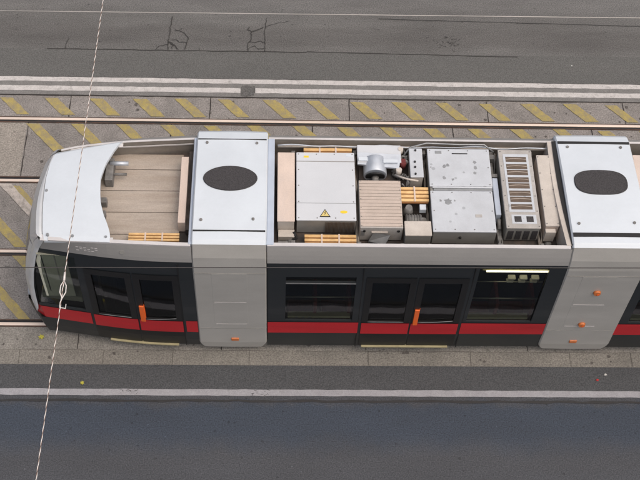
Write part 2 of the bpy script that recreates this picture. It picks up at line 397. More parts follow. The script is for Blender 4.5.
# white lines
def wline(x0, x1, y0, y1, z=.008):
    mb = MB(); n = max(1, int((x1-x0)/.15)); pr = None
    for i in range(n+1):
        x = x0+(x1-x0)*i/n; a = y0+random.uniform(-.005, .005); b = y1+random.uniform(-.005, .005)
        if pr: mb.quad((pr[0], pr[1], z), (x, a, z), (x, b, z), (pr[0], pr[2], z))
        pr = (x, a, b)
    return mb
struct('line_marking', wline(-20, 22, 4.575, 4.685), 'line')
struct('line_marking', wline(-20, -.72, 4.345, 4.465), 'line')
struct('line_marking', wline(-.44, 22, 4.345, 4.465), 'line')
struct('line_border', sheet(-20, 22, 4.25, 4.345, .006), 'line_gap')
struct('line_filler', sheet(-20, 22, 4.466, 4.574, .0065), 'line_gap')
mb = MB().prism([(-.71,4.27),(-.60,4.255),(-.455,4.28),(-.46,4.40),(-.445,4.52),(-.58,4.54),(-.70,4.525),(-.72,4.40)], -.01, .0105)
struct('line_patch', mb, 'patchgrey')
struct('line_marking', wline(-20, 22, -2.015, -1.90), 'line_near')

# tar lines and cracks
mb = MB()
jline(mb, -4.5, 5.40, 0.55, 5.40, .022, seg=.2, jit=.008, z=.012)
jline(mb, .55, 5.415, 4.7, 5.36, .018, seg=.2, z=.012)
jline(mb, 2.0, 6.32, 9, 6.20, .014, seg=.2, z=.012)
def wob(mb, pts, w, jit=.024):
    w *= .72
    for a_, b_ in zip(pts, pts[1:]): jline(mb, a_[0], a_[1], b_[0], b_[1], w, seg=.04, jit=jit*.5, z=.012)
wob(mb, [(-2.16,5.41),(-2.17,5.62),(-2.15,5.80),(-2.15,6.0),(-2.12,6.3)], .030)
wob(mb, [(-2.40,5.42),(-2.33,5.50),(-2.24,5.53),(-2.17,5.56)], .022)
wob(mb, [(-2.16,5.62),(-2.06,5.56),(-2.00,5.46),(-1.96,5.42)], .034)
wob(mb, [(-2.10,5.45),(-2.05,5.53),(-2.13,5.60)], .024)
wob(mb, [(-1.84,5.42),(-1.80,5.60),(-1.78,5.75),(-1.86,5.85),(-1.95,5.92),(-2.05,5.93)], .024)
wob(mb, [(-1.80,5.60),(-1.95,5.62),(-2.02,5.68),(-2.1,5.68)], .018)
wob(mb, [(-.27,5.40),(-.27,5.70),(-.28,6.0),(-.24,6.3)], .022)
wob(mb, [(-.60,5.40),(-.60,5.60),(-.54,5.75),(-.55,5.92),(-.42,5.98),(-.30,6.05)], .030)
wob(mb, [(-.55,5.92),(-.62,5.98),(-.58,6.05)], .022)
wob(mb, [(-.57,5.66),(-.45,5.63),(-.36,5.68),(-.27,5.62)], .018)
wob(mb, [(-.60,5.47),(-.46,5.55),(-.40,5.46),(-.28,5.50)], .018)
wob(mb, [(-.28,6.05),(-.05,6.15),(.2,6.22)], .012)
wob(mb, [(-1.55,5.42),(-1.55,5.48)], .016)
wob(mb, [(-4.15,5.40),(-4.14,5.55),(-4.10,5.68)], .020)
for _ in range(26):
    x = random.gauss(3.35, .12); y = random.gauss(5.72, .09)
    wob(mb, [(x, y), (x+random.uniform(-.07,.07), y+random.uniform(-.05,.05))], .014)
for _ in range(60):
    x = random.uniform(-5.5, 7); y = random.uniform(5.45, 6.8)
    wob(mb, [(x, y), (x+random.uniform(.02,.05), y+random.uniform(-.008,.008))], .012)
struct('road_crack', mb, 'seal')
mb = MB(); jline(mb, -20, -2.105, 22, -2.105, .045, seg=.2, jit=.012, z=.012)
for x in (-2.35, -.25): 
    for _ in range(9):
        xx = x+random.uniform(-.16,.16); yy = random.uniform(-2.0,-1.92); wob(mb, [(xx, yy), (xx+random.uniform(-.06,.06), yy+random.uniform(-.03,.03))], .010)
struct('tar_line', mb, 'tar')

# rails
def make_rail(y, label):
    root = bpy.data.objects.new('tram_rail', None); COL.objects.link(root); root.location = (0, y, 0)
    tag(root, label, 'rail', 'grooved tram rails set in the concrete track bed')
    s = 1 if label_in[y] else -1
    hd = MB().box(-40, 40, -.028, .028, -.05, .022).build('rail_head', 'rail', root, bevel=.006)
    lip = MB().box(-40, 40, *(sorted((s*.068, s*.088))), -.05, .018).build('groove_lip', 'railrust', root)
    MB().box(-40, 40, *(sorted((s*.029, s*.067))), -.05, .011).build('groove_floor', 'black', root)
    MB().box(-40, 40, *(sorted((-s*.029, -s*.052))), -.05, .015).build('rusty_edge', 'railrust', root)
label_in = {3.65: False, 2.23: True, .7175: False, -.7175: True}
make_rail(3.65, 'polished grooved rail running behind the tram, nearest the double white lines')
make_rail(2.23, 'grooved rail seen left of the nose, ending at the white stripe behind the tram')
make_rail(.7175, 'rail that disappears under the middle of the tram nose')
make_rail(-.7175, 'rail under the near side of the tram, closest to the lower road')

# ---------------------------------------------------------------- the tram
tram = bpy.data.objects.new('tram', None); COL.objects.link(tram)
tag(tram, 'white, grey and black low floor tram with red stripe and open roof equipment trays', 'tram')

def interp(tab, x):
    if x <= tab[0][0]: return tab[0][1]
    for (x0, y0), (x1, y1) in zip(tab, tab[1:]):
        if x <= x1:
            t = (x-x0)/(x1-x0); return y0+(y1-y0)*t
    return tab[-1][1]
HW = [(-3.95,.885),(-3.76,.925),(-3.4,.985),(-3.0,1.05),(-2.65,1.105),(-2.3,1.148),(-1.9,1.182),(-1.24,1.20)]
HWT = [(-3.5,1.015),(-3.0,1.045),(-2.4,1.065),(-1.85,1.09),(-1.24,1.11)]
HWF = [(-3.95,.70),(-3.6,.80),(-3.3,.88),(-2.9,.97),(-2.37,1.09),(-1.24,1.19)]
HWFT = [(-3.4,.64),(-3.2,.72),(-2.9,.78),(-2.37,.86),(-1.24,.94)]
def smooth(tab, x):
    return (interp(tab, x-.15)+interp(tab, x)*2+interp(tab, x+.15))/4
XC = [(.18,-3.80),(.65,-3.87),(1.0,-3.895),(1.3,-3.885),(1.6,-3.86),(2.0,-3.79),(2.46,-3.67),(2.72,-3.585),(2.95,-3.455)]
def xcorner(z): return interp(XC, z)
ZC0, ZC1 = 2.72, 2.95
def side_pt(sec, s, z, side, off=0.0):
    """surface point of the body side. sec 'front' tapers; side -1 near, +1 far; off pushes outwards"""
    if sec == 'front':
        x = s
        if s < -2.95:
            t = (-2.95-s)/.90
            xc = xcorner(z) + (.07 if side > 0 else 0)
            x = -2.95 + (xc+2.95)*t
        b = smooth(HW if side < 0 else HWF, x); tp = smooth(HWT if side < 0 else HWFT, x)
        if s < -2.95:                              # round the corner into the nose
            b -= .10*max(0, (t-.90)/.10)**2; tp -= .05*max(0, (t-.90)/.10)**2
    else:
        x = s; b = 1.20; tp = 1.095 if side < 0 else .96
    if z <= ZC0:
        y = b - (.02*(z-2.2)/(ZC0-2.2) if z > 2.2 else 0) - (.03 if z < .3 else 0)*(.3-z)/.12
    else:
        t = (z-ZC0)/(ZC1-ZC0); y0 = b-.02; y = y0+(tp-y0)*(t**(1.3 if side < 0 else 1.35))
        if side < 0: z = ZC0+(ZC1+.09-ZC0)*t
    return (x, side*(y+off), z)

def panel(sec, side, x0, x1, z0, z1, holes=(), off=0.0, reveal=.035, step=.16, zstep=.35):
    """curved side sheet between x0..x1, z0..z1 with rectangular openings and their reveals"""
    xs = {x0, x1}; zs = {z0, z1}
    for h in holes: xs |= {h[0], h[1]}; zs |= {h[2], h[3]}
    xs = sorted(xs); zs = sorted(zs)
    def fill(L, st):
        o = [L[0]]
        for a_, b_ in zip(L, L[1:]):
            k = max(1, math.ceil((b_-a_)/st-1e-6))
            o += [a_+(b_-a_)*i/k for i in range(1, k+1)]
        return o
    xs = fill(xs, step if sec == 'front' else 5); zs = fill(zs, zstep if sec == 'front' else 5)
    if z1 > ZC0 > z0 - 1e-6: zs = sorted(set(zs) | {ZC0} | {ZC0+.23*k/4 for k in range(1, 4) if ZC0+.23*k/4 < z1})
    mb = MB()
    P = lambda x, z, o=0: side_pt(sec, x, z, side, off+o)
    inh = lambda x, z: any(h[0] < x < h[1] and h[2] < z < h[3] for h in holes)
    def q(a_, b_, c_, d_, sm=True):
        if side < 0: mb.quad(a_, b_, c_, d_, sm)
        else: mb.quad(d_, c_, b_, a_, sm)
    for i in range(len(xs)-1):
        for j in range(len(zs)-1):
            if inh((xs[i]+xs[i+1])/2, (zs[j]+zs[j+1])/2): continue
            q(P(xs[i], zs[j]), P(xs[i+1], zs[j]), P(xs[i+1], zs[j+1]), P(xs[i], zs[j+1]), False if sec != 'front' else True)
    for h in holes:
        hx = [x for x in xs if h[0]-1e-6 <= x <= h[1]+1e-6]; hz = [z for z in zs if h[2]-1e-6 <= z <= h[3]+1e-6]
        for a_, b_ in zip(hx, hx[1:]):
            q(P(a_, h[2]), P(a_, h[2], -reveal), P(b_, h[2], -reveal), P(b_, h[2]), False)
            q(P(a_, h[3]), P(b_, h[3]), P(b_, h[3], -reveal), P(a_, h[3], -reveal), False)
        for a_, b_ in zip(hz, hz[1:]):
            q(P(h[0], a_), P(h[0], b_), P(h[0], b_, -reveal), P(h[0], a_, -reveal), False)
            q(P(h[1], a_), P(h[1], a_, -reveal), P(h[1], b_, -reveal), P(h[1], b_), False)
    return mb

def pane(parent, sec, side, h, name='window_pane', m='glass', off=-.028):
    return panel(sec, side, h[0], h[1], h[2], h[3], off=off).build(name, m, parent)

def door_leaf(sec, side, x0, x1, handle_side=None):
    """black door leaf standing slightly proud of the body, with pane, stripe piece, handle"""
    h = (x0+.11, x1-.11, 1.04, 2.22)
    d = panel(sec, side, x0+.012, x1-.012, .24, 2.36, holes=[h], off=.010).build('door_leaf', 'doorblack', tram)
    pane(d, sec, side, h, 'door_pane', off=-.018)
    panel(sec, side, x0+.014, x1-.014, .66, 1.0, off=.014).build('red_stripe', 'red', d)
    pts = []
    for i in range(9):
        t = i/8; x = h[0]+(h[1]-h[0])*t
        if handle_side == 1: z = 1.085-.06*math.sin(t*math.pi*.5)
        else: z = 1.085-.06*math.cos(t*math.pi*.5)
        if handle_side is None: z = 1.04
        pts.append(side_pt(sec, x, z, side, .012))
    MB().tube(pts, .0045, 6).build('pane_trim', 'metal', d)
    if handle_side:
        hx = x0+.075 if handle_side < 0 else x1-.075
        a_ = side_pt(sec, hx-.038, .97, side, .02); b_ = side_pt(sec, hx+.038, .97, side, .02)
        c_ = side_pt(sec, hx+.038, 1.44, side, .02); e_ = side_pt(sec, hx-.038, 1.44, side, .02)
        back = [(p[0], p[1]-side*.03, p[2]) for p in (a_, b_, c_, e_)]
        front = [(p[0], p[1]+side*.012, p[2]) for p in (a_, b_, c_, e_)]
        m = MB(); i = 0
        m.v = back+front; m.f = [(0,1,2,3),(4,5,6,7),(0,1,5,4),(1,2,6,5),(2,3,7,6),(3,0,4,7)]; m.sm = [False]*6
        m.build('handle', 'orange_h', d, bevel=.008)
    return d

def sill(sec, side, x0, x1):
    p = [side_pt(sec, x0, .24, side, .035), side_pt(sec, x1, .24, side, .035)]
    m = MB()
    n = 8; pr = None
    for i in range(n+1):
        x = x0+(x1-x0)*i/n
        o = side_pt(sec, x, .235, side, .045); q_ = side_pt(sec, x, .235, side, -.05)
        o2 = side_pt(sec, x, .195, side, .045)
        if pr: m.quad(pr[0], o, q_, pr[1]); m.quad(pr[2], o2, o, pr[0])
        pr = (o, q_, o2)
    return m.build('door_sill', 'sill', tram)

def body_section(sec, x0, x1, holes, doors):
    """one car body between two portals; every opening is real and the saloon behind is hollow"""
    body = None
    for side in (-1, 1):
        hs = list(holes)
        dh = [(d[0]+.10, d[1]-.10, 1.03, 2.23) for d in doors]
        mb = panel(sec, side, x0, x1, 1.012, ZC0, holes=hs+dh)
        b2 = mb.build('side_wall', 'band', tram)
        if side < 0: body = b2
        for h in hs:
            pane(b2, sec, side, h, 'window_pane', 'glassclear' if h[0] < -3 else 'glass')
        panel(sec, side, x0, x1, .18, .652).build('skirt', 'skirt', b2)
        panel(sec, side, x0, x1, .652, 1.012, off=.0).build('dark_backing', 'band', b2)
        # red stripe, broken at the doors
        segs = []; xx = x0
        for d in sorted(doors): segs.append((xx, d[0]-.03)); xx = d[1]+.03
        segs.append((xx, x1))
        for a_, b_ in segs:
            if b_-a_ > .06: panel(sec, side, a_+.005, b_-.005, .66, 1.005, off=.006).build('red_stripe', 'red', b2)
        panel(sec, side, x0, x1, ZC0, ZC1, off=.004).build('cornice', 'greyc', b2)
    return body

XR3 = 9.6
front_holes = [(-3.72, -3.0, 1.06, 2.60)]
b_front = body_section('front', -3.85, -1.24, front_holes, [(-2.90, -2.17), (-2.17, -1.46)])
win_l = (.14, 1.20, 1.06, 2.16); win_r = (3.02, 4.06, 1.06, 2.66)
b_mid = body_section('mid', -.14, 4.32, [win_l, (.14, 1.20, 2.22, 2.36), win_r], [(1.34, 2.13), (2.13, 2.92)])
b_rear = body_section('mid', 5.42, XR3, [(5.62, 6.9, 1.06, 2.36), (8.3, 9.4, 1.06, 2.36)], [(7.0, 7.6), (7.6, 8.2)])
for side in (-1, 1):
    door_leaf('front', side, -2.90, -2.17); door_leaf('front', side, -2.17, -1.46, -1)
    door_leaf('mid', side, 1.34, 2.13, None); door_leaf('mid', side, 2.13, 2.92, -1)
    door_leaf('mid', side, 7.0, 7.6, None); door_leaf('mid', side, 7.6, 8.2, -1)
    sill('front', side, -2.70, -1.58); sill('mid', side, 1.40, 2.82); sill('mid', side, 7.05, 8.15)

# nose front: swept between the two corners, windscreen in the middle, grey frame round it
def nose_pt(t, z, off=0):
    a_ = Vector(side_pt('front', -3.85, z, -1)); b_ = Vector(side_pt('front', -3.85, z, 1))
    p = a_.lerp(b_, t)
    e = min(t, 1-t)
    p.x -= (.09*math.sin(math.pi*t) + off) * (1 if e > .02 else e/.02) + .03*min(1, e/.05)*(1 if e < .5 else 1)
    return tuple(p)
def nose_panel(z0, z1, t0, t1, nz=6, nt_=14, off=0):
    m = MB()
    for i in range(nt_):
        for j in range(nz):
            ta, tb = t0+(t1-t0)*i/nt_, t0+(t1-t0)*(i+1)/nt_; za, zb = z0+(z1-z0)*j/nz, z0+(z1-z0)*(j+1)/nz
            m.quad(nose_pt(ta, za, off), nose_pt(ta, zb, off), nose_pt(tb, zb, off), nose_pt(tb, za, off), True)
    return m
nose = nose_panel(.86, 1.15, 0, 1).build('nose_front', 'frame', tram)
nose_panel(2.62, 2.95, 0, 1, nz=3).build('nose_brow', 'frame', nose)
nose_panel(1.15, 2.62, 0, .07, nt_=3).build('windscreen_frame', 'frame', nose)
nose_panel(1.15, 2.62, .93, 1, nt_=3).build('windscreen_frame', 'frame', nose)
nose_panel(1.15, 2.62, .07, .93).build('windscreen', 'glass', nose)
nose_panel(.16, .86, 0, 1, off=.05).build('bumper', 'skirt', nose)
for t in (.14, .86):
    p = Vector(nose_pt(t, .92)); MB().cyl(p+Vector((.02,0,0)), p-Vector((.03,0,0)), .075, n=20).build('headlight', 'metal_l', nose)
# near and far corner frame strips (the light grey A-post that wraps the windscreen)
for side in (-1, 1):
    m = MB(); zs = [ .66+(2.95-.66)*k/20 for k in range(21)]; pr = None
    for z in zs:
        wd = .115 if z < 2.5 else .115+.10*(z-2.5)
        if z < .95: wd = .115*max(.15, (z-.66)/.29)
        pts = [side_pt('front', -3.85+wd*k/3, z, side, .012) for k in range(4)]
        if pr:
            for k in range(3): m.quad(pr[k], pr[k+1], pts[k+1], pts[k], True)
        pr = pts
    m.build('corner_post', 'frame', nose)
    # dark lower corner of the bumper
    m = MB()
    for (za, zb) in ((.17,.35),(.35,.5),(.5,.66)):
        for k in range(3):
            sa, sb = -3.85+.25*k/3, -3.85+.25*(k+1)/3
            oa = .03*(1-k/3); ob = .03*(1-(k+1)/3)
            m.quad(side_pt('front', sa, za, side, oa), side_pt('front', sb, za, side, ob), side_pt('front', sb, zb, side, ob), side_pt('front', sa, zb, side, oa), True)
    m.build('bumper_corner', 'skirt', nose)

# floors, ceilings, end walls, interiors
MB().prism([(-3.6,-.80),(-3.0,-.92),(-2.3,-1.02),(-1.5,-1.1),(9.5,-1.12),(9.5,1.05),(-1.5,1.05),(-3.0,.80),(-3.5,.6)], .24, .30).build('saloon_floor', 'inside', tram)
def clip_hw(x): return smooth(HW, x)-.05, smooth(HWF, x)-.05
m = MB()
seg = [-3.55+.23*k for k in range(11)]
for a_, b_ in zip(seg, seg[1:]):
    n0, f0 = smooth(HWT, a_)-.03, smooth(HWFT, a_)-.03; n1, f1 = smooth(HWT, b_)-.03, smooth(HWFT, b_)-.03
    m.quad((a_,-n0,2.60),(b_,-n1,2.60),(b_,f1,2.60),(a_,f0,2.60))
m.build('saloon_ceiling', 'inside_l', tram)
MB().box(-.12, 4.30, -1.15, 1.12, 2.56, 2.58).build('saloon_ceiling', 'inside_l', tram)
MB().box(5.43, XR3, -1.15, 1.12, 2.56, 2.58).build('saloon_ceiling', 'inside_l', tram)
MB().box(XR3-.05, XR3, -1.18, 1.15, .2, 2.9).build('end_wall', 'band', tram)
MB().box(-2.72, -2.68, -1.0, .98, .3, 2.55).build('cab_bulkhead', 'inside', tram)
# pale roller blind, desk and driver seat in the cab
MB().box(-3.52, -3.49, -.93, -.10, 1.45, 2.50).box(-3.60, -3.14, -.93, -.915, 1.30, 2.52).build('cab_blind', 'cabpanel', tram, bevel=.01)
MB().box(-3.32, -3.305, -.945, -.931, 1.36, 2.52).build('blind_frame', 'acframe', tram)
MB().prism([(-3.70,-.84),(-3.05,-.93),(-3.02,.6),(-3.55,.55)], 1.10, 1.24).build('cab_desk', 'inside_l', tram, bevel=.02)
ds = MB().box(-3.0, -2.78, -.25, .25, .95, 1.75).box(-3.1, -2.8, -.25, .25, .85, .97).build('driver_seat', 'seat', tram, bevel=.04)
def seat_row(x, y0):
    s = MB().box(x, x+.42, y0, y0+.44, .72, .80).build('seat', 'seat', tram, bevel=.02)
    MB().box(x+.40, x+.46, y0, y0+.44, .75, 1.45).build('backrest', 'seat', s, bevel=.02)
    MB().box(x+.12, x+.30, y0+.15, y0+.30, .30, .72).build('seat_pedestal', 'inside', s)
for x in (.18, .72, 3.05, 3.62, 5.7, 6.3): 
    for y0 in (-1.10, .62): seat_row(x, y0)
for (xa, xb, yy) in ((.1, 1.25, -1.10), (3.0, 4.1, -1.10), (5.5, 6.9, -1.10)):
    MB().tube([(xa, yy, 1.62), (xb, yy, 1.62)], .014).build('handrail', 'handrail', tram)
for (xa, xb) in ((.18, 1.17), (3.03, 4.0), (5.66, 6.86)):
    g = MB().box(xa, xb, -1.155, -1.07, 1.06, 1.115).build('window_ledge', 'ledge', tram)
for x in (.30, .40, .50): MB().box(x, x+.045, -1.158, -1.1555, 1.068, 1.10).build('ledge_sticker', 'metal_l', g)
for x in (3.52, 3.60, 3.68, 3.76): MB().box(x, x+.045, -1.158, -1.1555, 1.068, 1.10).build('ledge_sticker', 'litter', g)
for x in (1.28, 2.98, 4.18): MB().cyl((x, -.9, .3), (x, -.9, 2.56), .018).build('grab_pole', 'handrail', tram)
lh = MB().box(3.08, 4.10, -1.13, -1.03, 2.49, 2.55).build('ceiling_lamp', 'lampbox', tram)
MB().cyl((3.14, -1.13, 2.475), (4.08, -1.13, 2.475), .018).build('lamp_tube', 'lamp', lh)
for x in (3.50, 3.68, 3.86):
    g = MB().box(x, x+.12, -1.14, -1.06, 2.22, 2.27).box(x-.01, x+.10, -1.14, -1.07, 2.14, 2.19).build('hanging_plate', 'litter', tram, bevel=.015)  # pale plates hung behind the upper glass as grab handles
MB().tube([(3.03, -1.125, 2.16), (4.05, -1.125, 2.16)], .008).build('hopper_bar', 'handrail', tram)
# header strips over windows (thin bright line and dark glazing bar)
for (xa, xb) in ((.14, 1.20), (5.62, 6.9)):
    MB().box(xa, xb, -1.206, -1.196, 2.175, 2.195).build('glazing_bar', 'metal', tram)
# thin seam lines on the band
for x in (-1.46, 1.30, 2.96):
    MB().box(x-.006, x+.006, -1.2025 if x > -1 else -1.196, -1.19, .2, 2.68).build('panel_seam', 'black', tram)

# small service marks on the front cornice: a vent and faint worn lettering strokes
p = side_pt('front', -2.25, 2.83, -1, .004)
MB().cyl((p[0], p[1]+.01, p[2]), (p[0], p[1]-.006, p[2]+.006), .035, n=16).build('cornice_vent', 'boxfront', b_front)
fm = MB()
for r_i, zz in enumerate((2.80, 2.83, 2.86)):
    for c_i in range(6):
        if (r_i+c_i) % 4 == 1: continue
        a_ = side_pt('front', -2.92+.055*c_i, zz, -1, .008); b_ = side_pt('front', -2.92+.055*c_i+.04, zz, -1, .008)
        fm.quad(a_, b_, (b_[0], b_[1]+.004, b_[2]+.008), (a_[0], a_[1]+.004, a_[2]+.008))
fm.build('worn_marking', 'rim', b_front)
# portals -----------------------------------------------------------------
def portal(x0, x1, oval_exp, lamps, near_seam):
    # cross-section from the near bottom over the roof to the far bottom
    prof = [(-1.19,.15),(-1.215,.35),(-1.215,2.35),(-1.208,2.62),(-1.178,2.84),(-1.098,3.08),(-1.035,3.118),(-.885,3.125),
            (-.4,3.118),(.1,3.10),(.5,3.07),(.88,3.035),(1.03,2.992),(1.10,2.93),(1.165,2.78),(1.205,2.58),(1.215,2.35),(1.215,.35),(1.19,.15)]
    def loft(lo, hi, m, name, par, off=0, inset=0):
        P = []
        for k in range(lo, hi):
            (ya, za), (yb, zb) = prof[k], prof[k+1]
            n = 6 if (k in (7,8,9,10)) else (4 if 2 <= k <= 15 else 5)
            for i in range(n):
                P.append((ya+(yb-ya)*i/n, za+(zb-za)*i/n))
        P.append(prof[hi])
        mb = MB(); xs = [x0+inset, x0+inset+.02, x0+.12] + [x0+(x1-x0)*k/6 for k in range(2, 5)] + [x1-.12, x1-inset-.02, x1-inset]
        dz = [-.028, 0, .002, .006, .008, .006, .002, 0, -.028]
        G = []
        for (y, z) in P:
            row = []
            for x, d in zip(xs, dz):
                yy = y*(1 + (d+off)*.6) if abs(y) > 1.04 else y
                roof = 1 if abs(y) <= 1.04 else max(0, min(1, (z-2.4)/.5))
                xx = x + (.07*((.35-z)/.2)**2 if z < .35 and x < x0+.1 else 0) - (.07*((.35-z)/.2)**2 if z < .35 and x > x1-.1 else 0)
                row.append((xx, yy, z+(d+off)*roof))
            G.append(row)
        for i in range(len(G)-1):
            for j in range(len(xs)-1):
                mb.quad(G[i][j], G[i+1][j], G[i+1][j+1], G[i][j+1], True)
        # end returns so that the shell has thickness
        for j, s in ((0, 1), (len(xs)-1, -1)):
            for i in range(len(G)-1):
                a_, b_ = G[i][j], G[i+1][j]
                c_ = (a_[0], a_[1]*.96, a_[2]-.09 if a_[2] > 2.4 else a_[2]); d_ = (b_[0], b_[1]*.96, b_[2]-.09 if b_[2] > 2.4 else b_[2])
                mb.quad(a_, b_, d_, c_)
        return mb.build(name, m, par)
    p = loft(0, 5, 'grey', 'portal', tram)
    loft(5, 7, 'white', 'edge_moulding', p)
    top = loft(7, 11, 'white', 'roof_panel', p)
    loft(11, 13, 'white', 'edge_moulding', p)
    loft(13, 18, 'grey', 'portal_side', p)
    xm = (x0+x1)/2
    rp_ = [q_ for q_ in prof if q_[1] > 2.99]
    zr = lambda y: interp(rp_, y)
    # dark seams
    hw = .016 if near_seam == 'thin' else .048
    MB().box(x0+.02, x1-.02, -.885-hw, -.885+hw*.4, 3.0, 3.137).build('roof_seam', 'black', p)
    MB().box(x0+.02, x1-.02, .85, .85+hw*.9, 2.96, 3.050).build('roof_seam', 'black', p)
    # oval mesh vent
    v = []; n = 40
    for k in range(n):
        t = 2*math.pi*k/n; c, s = math.cos(t), math.sin(t)
        q = 2/oval_exp
        v.append((xm-.01+.395*abs(c)**q*(1 if c > 0 else -1), .07+.232*abs(s)**q*(1 if s > 0 else -1)))
    o = MB().prism(v, 3.02, 3.1, ztop=lambda x, y: zr(y)+.020).build('roof_vent', 'dark', p)
    cx_, cy_ = xm-.01, .07
    rim_ = MB(); nn = len(v)
    for k in range(nn):
        a_, b_ = v[k], v[(k+1) % nn]
        g = lambda q_, f: (cx_+(q_[0]-cx_)*f, cy_+(q_[1]-cy_)*f)
        h = lambda q_, f, dz: (*g(q_, f), zr(g(q_, f)[1])+dz); rim_.quad(h(a_,1.0,.024), h(a_,1.03,.010), h(b_,1.03,.010), h(b_,1.0,.024)); rim_.quad(h(a_,.97,.0215), h(a_,1.0,.024), h(b_,1.0,.024), h(b_,.97,.0215))
    rim_.build('vent_rim', 'dark', o)
    for (bx, by) in ((x0+.16, .78), (x1-.17, .78), (x0+.13, -.70), (x1-.20, -.68)):
        MB().cyl((bx, by, zr(by)-.01), (bx, by, zr(by)+.020), .022, n=12).build('bolt', 'motor', p)
    # side hatches: thin proud lids
    for (a_, b_, c_, d_) in ((x0+.27, x0+.80, 1.64, 2.46), (x0+.27, x0+.80, .96, 1.60)):
        MB().box(a_, b_, -1.2195, -1.21, c_, d_).build('side_hatch', 'grey', p, bevel=.002)
        MB().box(a_+.02, b_-.02, -1.2235, -1.2196, c_-.003, c_+.004).build('hatch_lip', 'rim', p)
    MB().box(x0+.03, x1-.03, -1.2215, -1.216, .815, .823).build('panel_seam', 'boxfront', p)
    MB().box(x0+.012, x1-.012, -1.2215, -1.216, 2.475, 2.482).build('panel_seam', 'boxfront', p)
    for (lx, lz, rd) in lamps:
        if rd: l = MB().cyl((lx, -1.215, lz), (lx, -1.255, lz), .062, .050, n=20).build('side_lamp', 'orange', p)
        else: l = MB().box(lx-.062, lx+.062, -1.24, -1.216, lz-.038, lz+.038).build('side_lamp', 'orange', p, bevel=.01)
        if rd: MB().cyl((lx+.015, -1.255, lz-.01), (lx+.015, -1.261, lz-.01), .022, n=12).build('reflector', 'orange_h', l)
    # inner lining: keeps the passage dark and closed
    MB().box(x0+.12, x1-.12, -1.15, 1.15, .17, .2).build('portal_floor', 'inside', p); MB().box(x0+.02, x1-.02, -1.14, 1.1, 2.60, 2.64).build('lining', 'inside', p)
    return p
portal(-1.24, -.15, 2.0, [(-.66, .47, False)], 'thin')
portal(4.32, 5.48, 2.7, [(4.90, 2.02, True), (4.88, 1.03, True), (4.86, .46, False)], 'thick')
# pale blue-grey bellows strips beside the portals
for xa, xb, nm in ((-.150, -.045, 'bluegrey'), (-1.285, -1.242, 'bluegrey')):
    MB().prism([(xa,-1.085),(xb,-1.085),(xb,.94),(xa,.94)], 2.86, 3, ztop=lambda x, y: 2.972+.10*(.94-y)/2.0).build('joint_cover', nm, tram, bevel=.012)
MB().box(-.150, -.05, -1.21, -1.0, .2, 2.70).build('joint_cover_side', 'skirt', tram) if False else None
pv = []
for k in range(13):
    t = k/12; y = -1.05+1.98*t; pv.append((4.31-.05*t-.035*math.sin(math.pi*t), y))
pin = [(x-.07, y) for x, y in pv][::-1]
MB().prism(pin[::-1][::-1] + pv, 2.64, 2.985, ztop=lambda x, y: 2.985+.085*(.93-y)/1.98).build('joint_cover', 'pinkw', tram)
MB().prism([(x-.005, y) for x, y in pv][::-1][::1][::-1] and ([(x, y) for x, y in pv] + [(4.335, .93), (4.335, -1.05)])[::-1], 2.80, 3.0, ztop=lambda x, y: 3.0+.085*(.93-y)/1.98).build('joint_gap', 'black', tram)

# roof trays ---------------------------------------------------------------
def tray(sec, x0, x1, floor_m, floor_z=2.63):
    m = {-1: MB(), 1: MB()}; mi = {-1: MB(), 1: MB()}; mf = MB()
    n = max(1, int((x1-x0)/.2)) if sec == 'front' else 1
    pr = None
    for k in range(n+1):
        x = x0+(x1-x0)*k/n
        if sec == 'front': a_, b_ = smooth(HWT, x), smooth(HWFT, x)
        else: a_, b_ = 1.095, .96
        c = (x, a_, b_)
        if pr:
            (xa, na, fa), (xb, nb, fb) = pr, c
            for s, p_, q_ in ((-1, na, nb), (1, fa, fb)):
                w_ = .052 if s < 0 else .03
                o0, o1, i0, i1 = s*(p_+.006), s*(q_+.006), s*(p_-w_), s*(q_-w_)
                z = 3.062 if s < 0 else 2.965
                A = [(xa,o0,z),(xb,o1,z),(xb,i1,z),(xa,i0,z)]
                m[s].quad(*(A if s < 0 else A[::-1]))
                zl = z-.03
                B = [(xa,o0,zl),(xb,o1,zl),(xb,o1,z),(xa,o0,z)]
                m[s].quad(*(B if s < 0 else B[::-1]))
                C_ = [(xa,i0,z),(xb,i1,z),(xb,i1,floor_z),(xa,i0,floor_z)]
                mi[s].quad(*C_)
            mf.quad((xa,-na+.05,floor_z),(xb,-nb+.05,floor_z),(xb,fb-.03,floor_z),(xa,fa-.03,floor_z))
        pr = c
    r = mf.build('roof_tray', floor_m, tram)
    for s in (-1, 1): mi[s].build('tray_wall', 'traywall', r); m[s].build('tray_rim', 'rim', r)
    return r
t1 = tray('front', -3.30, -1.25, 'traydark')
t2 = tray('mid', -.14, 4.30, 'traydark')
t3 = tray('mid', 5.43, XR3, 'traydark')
# long rail strips and hose along the far wall
for (xa, xb) in ((.0, 4.2),):
    MB().box(xa, xb, .895, .925, 2.80, 2.83).build('wall_strip', 'pinkw', t2)
    MB().tube([(xa+(xb-xa)*k/40, .86+.012*math.sin(k*.9), 2.90+.015*math.sin(k*.5)) for k in range(41)], .012).build('hose', 'metal_l', t2)
MB().tube([(1.95,.70,2.9),(2.05,.80,2.97),(2.3,.86,3.0),(2.8,.84,3.0),(3.2,.86,2.98),(3.35,.78,2.9)], .014).build('hose', 'metal', t2)
MB().prism([(-2.45,.80),(-1.30,.885),(-1.30,.895),(-2.45,.81)], 2.86, 2.885).build('wall_strip', 'rim', t1)

